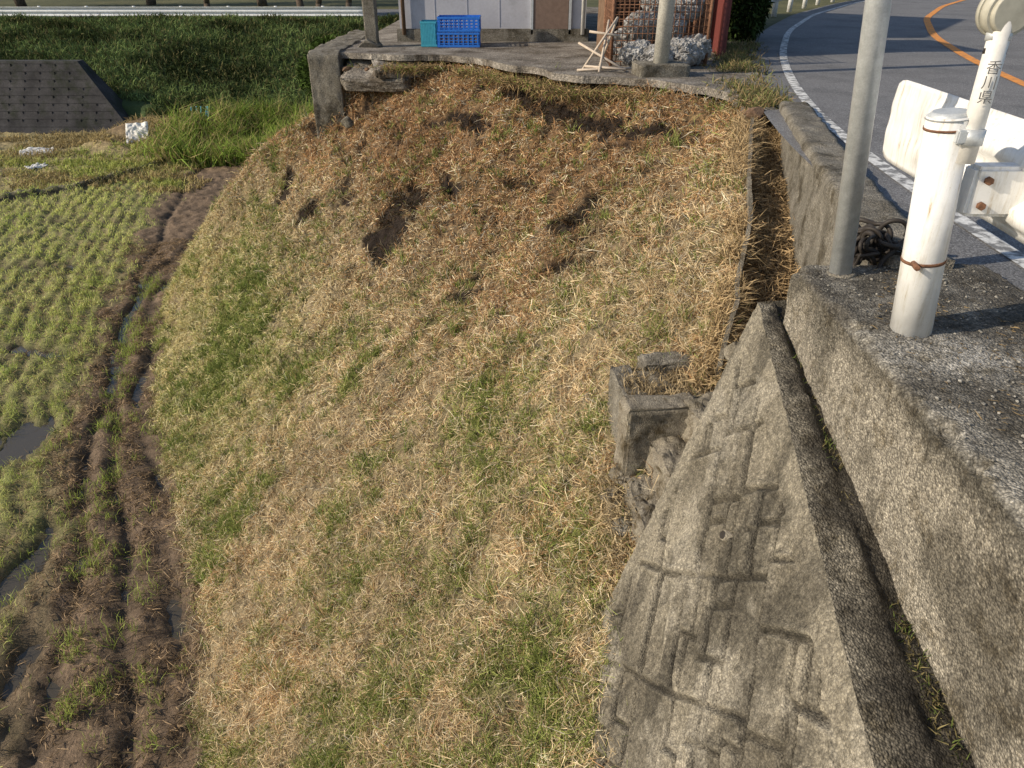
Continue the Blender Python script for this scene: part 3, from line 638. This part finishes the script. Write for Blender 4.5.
xw=np.interp(gt,fw[:,1],fw[:,0])
f=np.linspace(0,1,26)[None,:]
GX=gx[:,None]+(xw-gx)[:,None]*f*1.08;GY=np.broadcast_to(gt[:,None],GX.shape)
GZ=gz[:,None]-.12*np.sin(np.clip(f*5,0,1.57))*sstep(7.2,6.2,GY)-.04+.10*(fbm(GX*8,GY*8)-.5)+.10*sstep(.55,.75,fbm(GX*0+3,GY*1.3))
gcol=np.broadcast_to(np.array([.16,.105,.06]),GX.shape+(3,))*(.4+fbm(GX*9,GY*9))[...,None]
grid_mesh('gully_soil',np.stack([GX,GY,GZ],-1),M_soil,gcol,flip=False)
n=16000;a=rng.randint(0,260,n);b=rng.randint(0,26,n)
P=np.stack([GX[a,b],GY[a,b],GZ[a,b]],-1)+rng.normal(size=(n,3))*.012
C=np.array([.56,.40,.22])*(.3+.9*rng.rand(n,1))
blades('gully_dead_grass',P,rng.normal(size=(n,3))*np.array([.8,.8,.3])+np.array([-.3,-.3,.35]),.05+.13*rng.rand(n),.006,C,M_straw,.6)
ev=[];ef=[]
for q,yy in enumerate(np.linspace(3.75,6.7,160)):
    x=float(np.interp(yy,Ry[:430],Rx[:430]));z=float(np.interp(yy,Ry[:430],Rz[:430]))+.04+.12*float(fbm(yy*2.2,1.,4))
    x+=.05*float(fbm(yy*2.5,3.,4))-.02
    for dx,dz in ((0,-.6),(0,0),(.03,0),(.03,-.6)):ev.append((x+dx,yy,z+dz))
    if q:
        b0=(q-1)*4;b1=q*4
        for c_ in range(3):ef.append((b0+c_,b1+c_,b1+c_+1,b0+c_+1))
ef.append((0,1,2,3))
pymesh('concrete_edging',ev,ef,M_face)
n=7000;yy=rng.uniform(3.7,7.2,n);k=fbm(yy*2,yy*0+7,4)>.44;yy=yy[k];n=len(yy)
P=np.stack([np.interp(yy,Ry[:430],Rx[:430])+rng.normal(size=n)*.05-.03,yy,np.interp(yy,Ry[:430],Rz[:430])+.02],-1)
blades('edging_grass',P,rng.normal(size=(n,3))*.6+np.array([.15,-.2,.5]),.05+.12*rng.rand(n),.006,np.array([.58,.43,.24])*(.35+.8*rng.rand(n,1)),M_straw,.8)
# ---------------------------------------------------------------- upland body, lot
def prism(name,pts,z0,z1,mat):
    bm=bmesh.new();a=[bm.verts.new((x,y,z1)) for x,y in pts];b=[bm.verts.new((x,y,z0)) for x,y in pts]
    bm.faces.new(a);bm.faces.new(b[::-1])
    for k in range(len(pts)):
        bm.faces.new((a[k],b[k],b[(k+1)%len(pts)],a[(k+1)%len(pts)]))
    bmesh.ops.recalc_face_normals(bm,faces=bm.faces)
    me=bpy.data.meshes.new(name);bm.to_mesh(me);bm.free();me.materials.append(mat);return link(bpy.data.objects.new(name,me))
prism('upland_ground',[(2.0,-30),(2.0,3.5),(2.35,6.5),(2.5,7.4),(2.65,8),(1.4,9.5),(.3,10.8),(-.8,11.6),(-2.4,11.8),(-2.4,60),(90,60),(90,-30)],-4.5,-.07,M_ground)
edge_pts=[(-2.35,11.32),(-1.6,11.0),(-1.0,10.95),(-.5,10.5),(0,9.95),(.45,9.4),(.95,8.8),(1.5,8.45),(1.9,8.0),(2.2,7.6),(2.5,7.6)]
ea=np.array(edge_pts);cE=np.r_[0,np.cumsum(np.linalg.norm(np.diff(ea,axis=0),axis=1))];tE=np.linspace(0,cE[-1],90)
exx=np.interp(tE,cE,ea[:,0]);eyy=np.interp(tE,cE,ea[:,1])
wn=.5*(fbm(tE*1.3+4,tE*0+2.,4)-.5)
dense=[(float(a-b*.6),float(c-b*.8)) for a,b,c in zip(exx,wn,eyy)]
right=[(2.9,9.5),(3.2,11),(3.7,12.8),(4.4,14.8),(5.2,17),(5.2,22),(-2.35,22)]
prism('concrete_forecourt',dense+right,-.075,.0,M_lot)
o=[];r=random.Random(21)
for k in range(26):
    q=r.random()*89;a=dense[int(q)]
    x=a[0]+r.uniform(-.08,.06);y=a[1]+r.uniform(-.10,.02);s_=r.uniform(.03,.08)
    o.append(rock('c',(x,y,-.16-r.random()*.08),(s_*1.3,s_,s_*.7),M_wood,k,2))
joinobjs('edge_clods',o)
o=[rough_box('wall_block',-2.85,-2.38,11.12,14.5,-1.25,.02,M_conc,.04,0,24),rough_box('broken_slab',-2.33,-1.35,10.85,11.5,-.34,-.16,M_lot,.05,-.2,24,6,.45),rough_box('broken_slab_b',-1.9,-1.1,10.85,11.2,-.24,-.12,M_lot,.04,.25,20,6,.3)]
parts('forecourt_retaining_wall',o)
rock('loose_rock',(-2.3,10.8,-.85),(.10,.10,.08),M_conc,4)
n=7000;q=rng.rand(n);ep_=np.array(dense);ce=np.linspace(0,1,len(ep_))
X=np.interp(q,ce,ep_[:,0])+rng.normal(size=n)*.09-.05;Y=np.interp(q,ce,ep_[:,1])+rng.normal(size=n)*.07-.10
k=fbm(X*3,Y*3)>.47;X,Y=X[k],Y[k];n=len(X)
P=np.stack([X,Y,np.full(n,-.17)],-1);C=np.array([.44,.31,.16])*(.3+.9*rng.rand(n,1));g=rng.rand(n)<.2;C[g]=np.array([.2,.24,.06])
blades('forecourt_edge_grass',P,rng.normal(size=(n,3))*.6+np.array([-.3,-.5,.3]),.05+.11*rng.rand(n),.008,C,M_straw,.8)
n=9000;Y=rng.uniform(6.9,12.5,n);X=np.interp(Y,[6.9,8.5,11.2,14],[2.3,2.45,3.1,4.0])+rng.normal(size=n)*.14
k=fbm(X*3,Y*3)>.47;X,Y=X[k],Y[k];n=len(X);P=np.stack([X,Y,np.full(n,-.02)],-1)
C=np.array([.20,.21,.08])*(.3+1.1*rng.rand(n,1));q=rng.rand(n)<.4;C[q]=np.array([.42,.31,.16])*(.4+.7*rng.rand(q.sum(),1))
blades('verge_weeds',P,rng.normal(size=(n,3))*.7+np.array([0,0,.6]),.04+.11*rng.rand(n),.009,C,M_grass,.6)
o=[];r=random.Random(31)
for k in range(40):
    x=r.uniform(2.1,2.6);y=r.uniform(6.7,7.8);s_=r.uniform(.03,.10);o.append(rock('c',(x,y,-.06),(s_*1.2,s_,s_*.8),M_wood if k%2 else M_conc,k+50,2))
joinobjs('corner_clods',o)
# ---------------------------------------------------------------- house
hp=[]
hp.append(box('walls',-1.75,1.15,12.8,18.5,.18,3.0,M_side,.0))
hp.append(box('foundation',-1.80,1.20,12.75,18.55,-.02,.18,M_conc,.01))
for k in range(3):
    x=-1.20+k*.5
    hp.append(box('panel_joint',x,x+.012,12.795,12.802,.2,3.0,M_side,.002))
hp.append(box('door',.33,.88,12.76,12.803,.10,2.0,M_door,.01));hp.append(box('door_frame_l',.29,.33,12.75,12.803,.1,2.04,M_galv,.003));hp.append(box('door_frame_r',.88,.92,12.75,12.803,.1,2.04,M_galv,.003));hp.append(box('door_frame_top',.29,.92,12.75,12.803,2.042,2.09,M_galv,.003))
hp.append(box('window',-1.2,-.2,12.77,12.803,1.1,2.0,M_glass,.005));hp.append(box('window_sill',-1.25,-.15,12.74,12.803,1.05,1.098,M_galv,.004))
hp.append(cyl('downpipe',(-1.68,12.74,.1),(-1.68,12.74,2.9),.03,.03,M_wood,12));hp.append(cyl('downpipe_r',(1.1,12.74,.1),(1.1,12.74,2.9),.03,.03,M_white,12))
hp.append(pymesh('roof',[(-2.2,12.2,2.95),(1.6,12.2,2.95),(1.6,15.65,4.6),(-2.2,15.65,4.6),(-2.2,19.1,2.95),(1.6,19.1,2.95),(-2.2,12.2,3.05),(1.6,12.2,3.05),(1.6,15.65,4.72),(-2.2,15.65,4.72),(-2.2,19.1,3.05),(1.6,19.1,3.05)],[(0,1,2,3),(3,2,5,4),(6,9,8,7),(9,10,11,8),(0,6,7,1),(4,5,11,10),(0,3,9,6),(3,4,10,9),(1,7,8,2),(2,8,11,5)],M_roof))
hp.append(pymesh('gables',[(-1.75,12.8,3.0),(-1.75,18.5,3.0),(-1.75,15.65,4.5),(1.15,12.8,3.0),(1.15,18.5,3.0),(1.15,15.65,4.5)],[(0,2,1),(3,4,5)],M_side))
parts('house',hp)
sp=[box('back_wall',1.3,2.9,12.0,12.06,-.02,2.1,M_wood,.0),box('side_wall_l',1.25,1.31,10.9,12.0,-.02,2.1,M_wood,0),box('corner_post',2.74,2.80,10.7,10.78,-.02,2.1,M_red,.005),box('sheet',2.80,2.84,10.72,12.0,-.02,2.1,M_red,.005),box('roof',1.15,3.0,10.5,12.2,2.11,2.17,M_rust,.005)]
for k in range(14):
    sp.append(box('batten',1.34+k*.1,1.40+k*.1,11.97,12.003,.0,2.1,M_wood if k%3 else M_rust,.004))
parts('storage_shed',sp)
cg=[]
x0,x1,y0,y1,z1=1.2,2.35,9.75,10.55,1.05
for z in np.linspace(.05,z1,14):
    for (a,b) in (((x0,y0,z),(x1,y0,z)),((x0,y1,z),(x1,y1,z)),((x0,y0,z),(x0,y1,z)),((x1,y0,z),(x1,y1,z))):cg.append(cyl('b',a,b,.005,.005,M_rust,5))
for x in np.linspace(x0,x1,20):
    cg.append(cyl('b',(x,y0,0),(x,y0,z1),.005,.005,M_rust,5));cg.append(cyl('b',(x,y1,0),(x,y1,z1),.005,.005,M_rust,5))
for y in np.linspace(y0,y1,14):
    cg.append(cyl('b',(x0,y,0),(x0,y,z1),.005,.005,M_rust,5));cg.append(cyl('b',(x1,y,0),(x1,y,z1),.005,.005,M_rust,5))
for x in (x0,x1):
    for y in (y0,y1):cg.append(cyl('b',(x,y,0),(x,y,z1+.03),.022,.022,M_rust,8))
joinobjs('wire_mesh_cage',cg)
def bag(name,loc,s,seed,mat):
    bm=bmesh.new();bmesh.ops.create_icosphere(bm,subdivisions=5,radius=1)
    for v in bm.verts:
        a=float(fbm(v.co.x*2.5+seed,v.co.y*2.5+v.co.z*2,4));b=abs(float(fbm(v.co.x*6+seed*2,v.co.z*6+v.co.y*5,3))-.5)
        k=.75+.5*a-.5*b;z=v.co.z
        v.co=Vector((v.co.x*s[0]*k,v.co.y*s[1]*k,max(-.95,z*k)*s[2]))+Vector(loc)
    me=bpy.data.meshes.new(name);bm.to_mesh(me);bm.free();me.materials.append(mat);return link(bpy.data.objects.new(name,me))
for k,(x,y,z,s_) in enumerate([(1.5,9.6,.15,.18),(1.72,9.5,.13,.17),(1.6,9.95,.42,.2),(2.0,9.55,.16,.19),(1.9,9.95,.4,.2),(2.2,9.8,.18,.19),(1.45,10.1,.2,.22),(2.1,10.1,.6,.2),(1.8,10.2,.65,.18)]):
    bag('plastic_bag',(x,y,z),(s_*1.2,s_*.8,s_*.9),k*3.3,M_cloth)
parts('concrete_footing_post',[rough_box('footing',1.38,1.95,8.75,9.15,-.08,.13,M_conc,.015,.1,20),cyl('post',(1.66,8.95,.1),(1.69,8.95,2.3),.085,.08,M_cream,32),cyl('cap',(1.69,8.95,2.3),(1.69,8.95,2.33),.09,.07,M_cream,32)])
fr_=[]
A_=[((.82,9.35,0),(1.22,9.5,.55)),((1.0,9.15,0),(1.15,9.75,.5)),((.85,9.3,.05),(1.3,9.1,.04)),((.78,9.5,.28),(1.3,9.2,.02)),((1.22,9.5,.55),(1.05,9.6,.02)),((.9,9.5,.4),(1.25,9.42,.36)),((.75,9.2,.02),(1.5,9.3,.03))]
for a,b in A_:fr_.append(cyl('tube',a,b,.014,.014,M_stick,8))
joinobjs('folding_chair_frame',fr_)
def crate(name,cx,cy,z0,w,d_,h,mat,hs=4):
    o=[];x0,x1,y0,y1=cx-w/2,cx+w/2,cy-d_/2,cy+d_/2
    o.append(box('b',x0+.01,x1-.01,y0+.01,y1-.01,z0,z0+.012,mat,.002))
    for z in [z0+.005+(h-.035)*q/hs for q in range(hs+1)]:
        t_=.03 if z<z0+.01 or z>z0+h-.05 else .014
        g_=.004 if t_<.02 else 0
        o.append(box('r',x0+g_,x1-g_,y0+g_,y0+.012+g_,z,z+t_,mat,.003));o.append(box('r',x0+g_,x1-g_,y1-.012-g_,y1-g_,z,z+t_,mat,.003))
        o.append(box('r',x0+g_,x0+.012+g_,y0+.013,y1-.013,z,z+t_,mat,.003));o.append(box('r',x1-.012-g_,x1-g_,y0+.013,y1-.013,z,z+t_,mat,.003))
    for q in range(9):
        x=x0+.02+(w-.06)*q/8;o.append(box('v',x,x+.02,y0+.003,y0+.015,z0+.01,z0+h-.01,mat,.002));o.append(box('v',x,x+.02,y1-.015,y1-.003,z0+.01,z0+h-.01,mat,.002))
    for q in range(6):
        y=y0+.02+(d_-.06)*q/5;o.append(box('v',x0+.003,x0+.015,y,y+.02,z0+.01,z0+h-.01,mat,.002));o.append(box('v',x1-.015,x1-.003,y,y+.02,z0+.01,z0+h-.01,mat,.002))
    return joinobjs(name,o)
parts('blue_crate',[crate('tray',-.78,12.05,.0,.62,.42,.2,M_blue),crate('tray_upper',-.77,12.05,.205,.62,.42,.2,M_blue)])
crate('teal_crate',-1.22,12.1,0,.24,.36,.34,M_teal)
parts('concrete_post',[rough_box('post',-2.15,-1.97,11.9,12.08,-.1,1.6,M_conc,.008,.0,14),rock('base',(-2.1,11.95,.03),(.2,.16,.12),M_conc,9)])
# ---------------------------------------------------------------- far plateau, guardrails, trees, hills
prism('far_plateau',[(-90,35.6),(-2.4,35.6),(-2.4,110),(-90,110)],-4.4,-1.15,M_ground)
pymesh('far_road',[(-90,36.6,-1.14),(-2.5,36.6,-1.14),(-2.5,42,-1.14),(-90,42,-1.14)],[(0,1,2,3)],M_asph)
o=[wbeam('beam',[(x,34.9,.0) for x in np.arange(-34,-5.5,.5)],-.84,M_wsteel,0,-1)]
for x in np.arange(-34,-5.5,2.0):o.append(cyl('post',(x,35.05,-1.4),(x,35.05,-.64),.06,.06,M_wsteel,12))
parts('guardrail',o)
m_=(wy>15.5)&(wy<40);pp=[(wx[q]-nx[q]*.75,wy[q]-ny[q]*.75) for q in np.where(m_)[0][::3]]
o=[wbeam('beam',pp,.45,M_wsteel,0,1)]
for p_ in pp[::4]:o.append(cyl('post',(p_[0]-.1,p_[1],-.05),(p_[0]-.1,p_[1],.65),.06,.06,M_wsteel,12))
parts('guardrail',o)
def tree(name,x,y,z,h,cr,seed,leafy=True,col=(.05,.08,.02)):
    r=random.Random(seed);o=[];tips=[]
    pts=[Vector((x,y,z-.1))];segs=6
    for k in range(segs):pts.append(pts[-1]+Vector((r.uniform(-.2,.2),r.uniform(-.2,.2),h*.8/segs)))
    for k in range(segs):
        ra=.03*h*(1-k/segs*.8);rb=.03*h*(1-(k+1)/segs*.8);o.append(cyl('t',pts[k],pts[k+1],ra,rb,M_bark,10))
        if k>=1:
            for q in range(4):
                an=r.uniform(0,6.28);L_=cr*r.uniform(.5,1)*(1.1-k/segs*.5);e_=pts[k+1]+Vector((math.cos(an)*L_,math.sin(an)*L_,L_*r.uniform(.2,.7)))
                mid_=(pts[k+1]+e_)/2+Vector((0,0,.1*L_));o.append(cyl('l',pts[k+1],mid_,rb*.5,rb*.3,M_bark,6));o.append(cyl('l',mid_,e_,rb*.3,rb*.08,M_bark,6));tips+= [e_,mid_]
    tr=joinobjs('trunk',o);ps=[tr]
    if leafy:
        T_=np.array([tuple(v) for v in tips]);k=90;Pn=np.repeat(T_,k,0)+rng.normal(size=(len(T_)*k,3))*cr*.2;n=len(Pn)
        C=np.array(col)*(.4+1.2*rng.rand(n,1));ps.append(blades('leaves',Pn,rng.normal(size=(n,3)),.22,.12,C,M_straw,.4))
    parts(name,ps)
for k,(x,y,h,lf) in enumerate([(-9.5,37.5,6,True),(-13.5,45,9,True),(-7.2,36.3,5,False),(-20,46,9,True),(-26,44,9,True),(-5,44,8,True),(-33,40,9,True),(-11,36.2,4,False),(-8.3,35.7,5,False),(-13.2,35.9,5,False)]):
    tree('tree',x,y,-1.15,h,h*.28,k+3,lf)
def bush(name,c,s,n,col,seed):
    u=rng.normal(size=(n,3));u/=np.linalg.norm(u,axis=1,keepdims=True);rad=(.55+.5*rng.rand(n,1)**.5)*(.7+.6*fbm(u[:,0]*2+seed,u[:,1]*2+u[:,2]*2)[:,None])
    P=np.array(c)+u*rad*np.array(s);P[:,2]=np.maximum(P[:,2],c[2]-s[2]*.9)
    o=blades('leaves',P,rng.normal(size=(n,3))+u*.7,.07+.05*rng.rand(n),.04,np.array(col)*(.35+1.2*rng.rand(n,1)),M_straw,.4)
    st=[cyl('s',(c[0]+random.uniform(-.1,.1),c[1],c[2]-s[2]),(c[0]+random.uniform(-.5,.5)*s[0],c[1]+random.uniform(-.5,.5)*s[1],c[2]+s[2]*.5),.02,.008,M_bark,6) for _ in range(9)]
    parts(name,[o,joinobjs('stems',st)])
bush('shrub',(3.6,13.2,.6),(.45,.7,.7),7000,(.035,.055,.018),1);bush('shrub',(3.2,14.4,.7),(.5,.7,.8),6000,(.03,.05,.015),4)
bush('shrub',(-3.6,16.5,-.9),(.7,1.2,.6),5000,(.05,.08,.02),9)
pymesh('ground',[(-600,-400,-4.42),(600,-400,-4.42),(600,800,-4.42),(-600,800,-4.42)],[(0,1,2,3)],M_ground)
hx=np.linspace(-400,400,160);hy=np.linspace(70,420,70);HX,HY=np.meshgrid(hx,hy)
HZ=-5+sstep(75,260,HY)*(45+50*fbm(HX*.012,HY*.012,5))+3*fbm(HX*.12,HY*.12)
grid_mesh('forested_hills',np.stack([HX,HY,HZ],-1),M_hill,flip=True)
# ---------------------------------------------------------------- light, sky, camera
el=math.radians(29);az=math.radians(-105)
sd=Vector((math.sin(az)*math.cos(el),math.cos(az)*math.cos(el),math.sin(el)))
sun=bpy.data.lights.new('sun','SUN');sun.energy=5.0;sun.angle=math.radians(.5);sun.color=(1,.875,.69)
so=link(bpy.data.objects.new('sun',sun));so.rotation_euler=sd.to_track_quat('Z','Y').to_euler();so.location=sd*50
w=bpy.data.worlds.new('World');sc.world=w;w.use_nodes=True;nt=w.node_tree
sk=nt.nodes.new('ShaderNodeTexSky');sk.sky_type='NISHITA';sk.sun_disc=False;sk.sun_elevation=el;sk.sun_rotation=az%(2*math.pi)
nt.links.new(sk.outputs[0],nt.nodes['Background'].inputs[0]);nt.nodes['Background'].inputs[1].default_value=.15
cam=bpy.data.cameras.new('camera');cam.lens=26;cam.sensor_width=36;cam.clip_end=2000;cam.clip_start=.05
co=link(bpy.data.objects.new('camera',cam));co.location=(0,0,1.15);co.rotation_euler=(math.radians(60),0,0)
sc.camera=co
sc.view_settings.view_transform='Standard';sc.view_settings.look='None';sc.view_settings.exposure=0
print('faces',sum(len(o.data.polygons) for o in sc.objects if o.type=='MESH'))
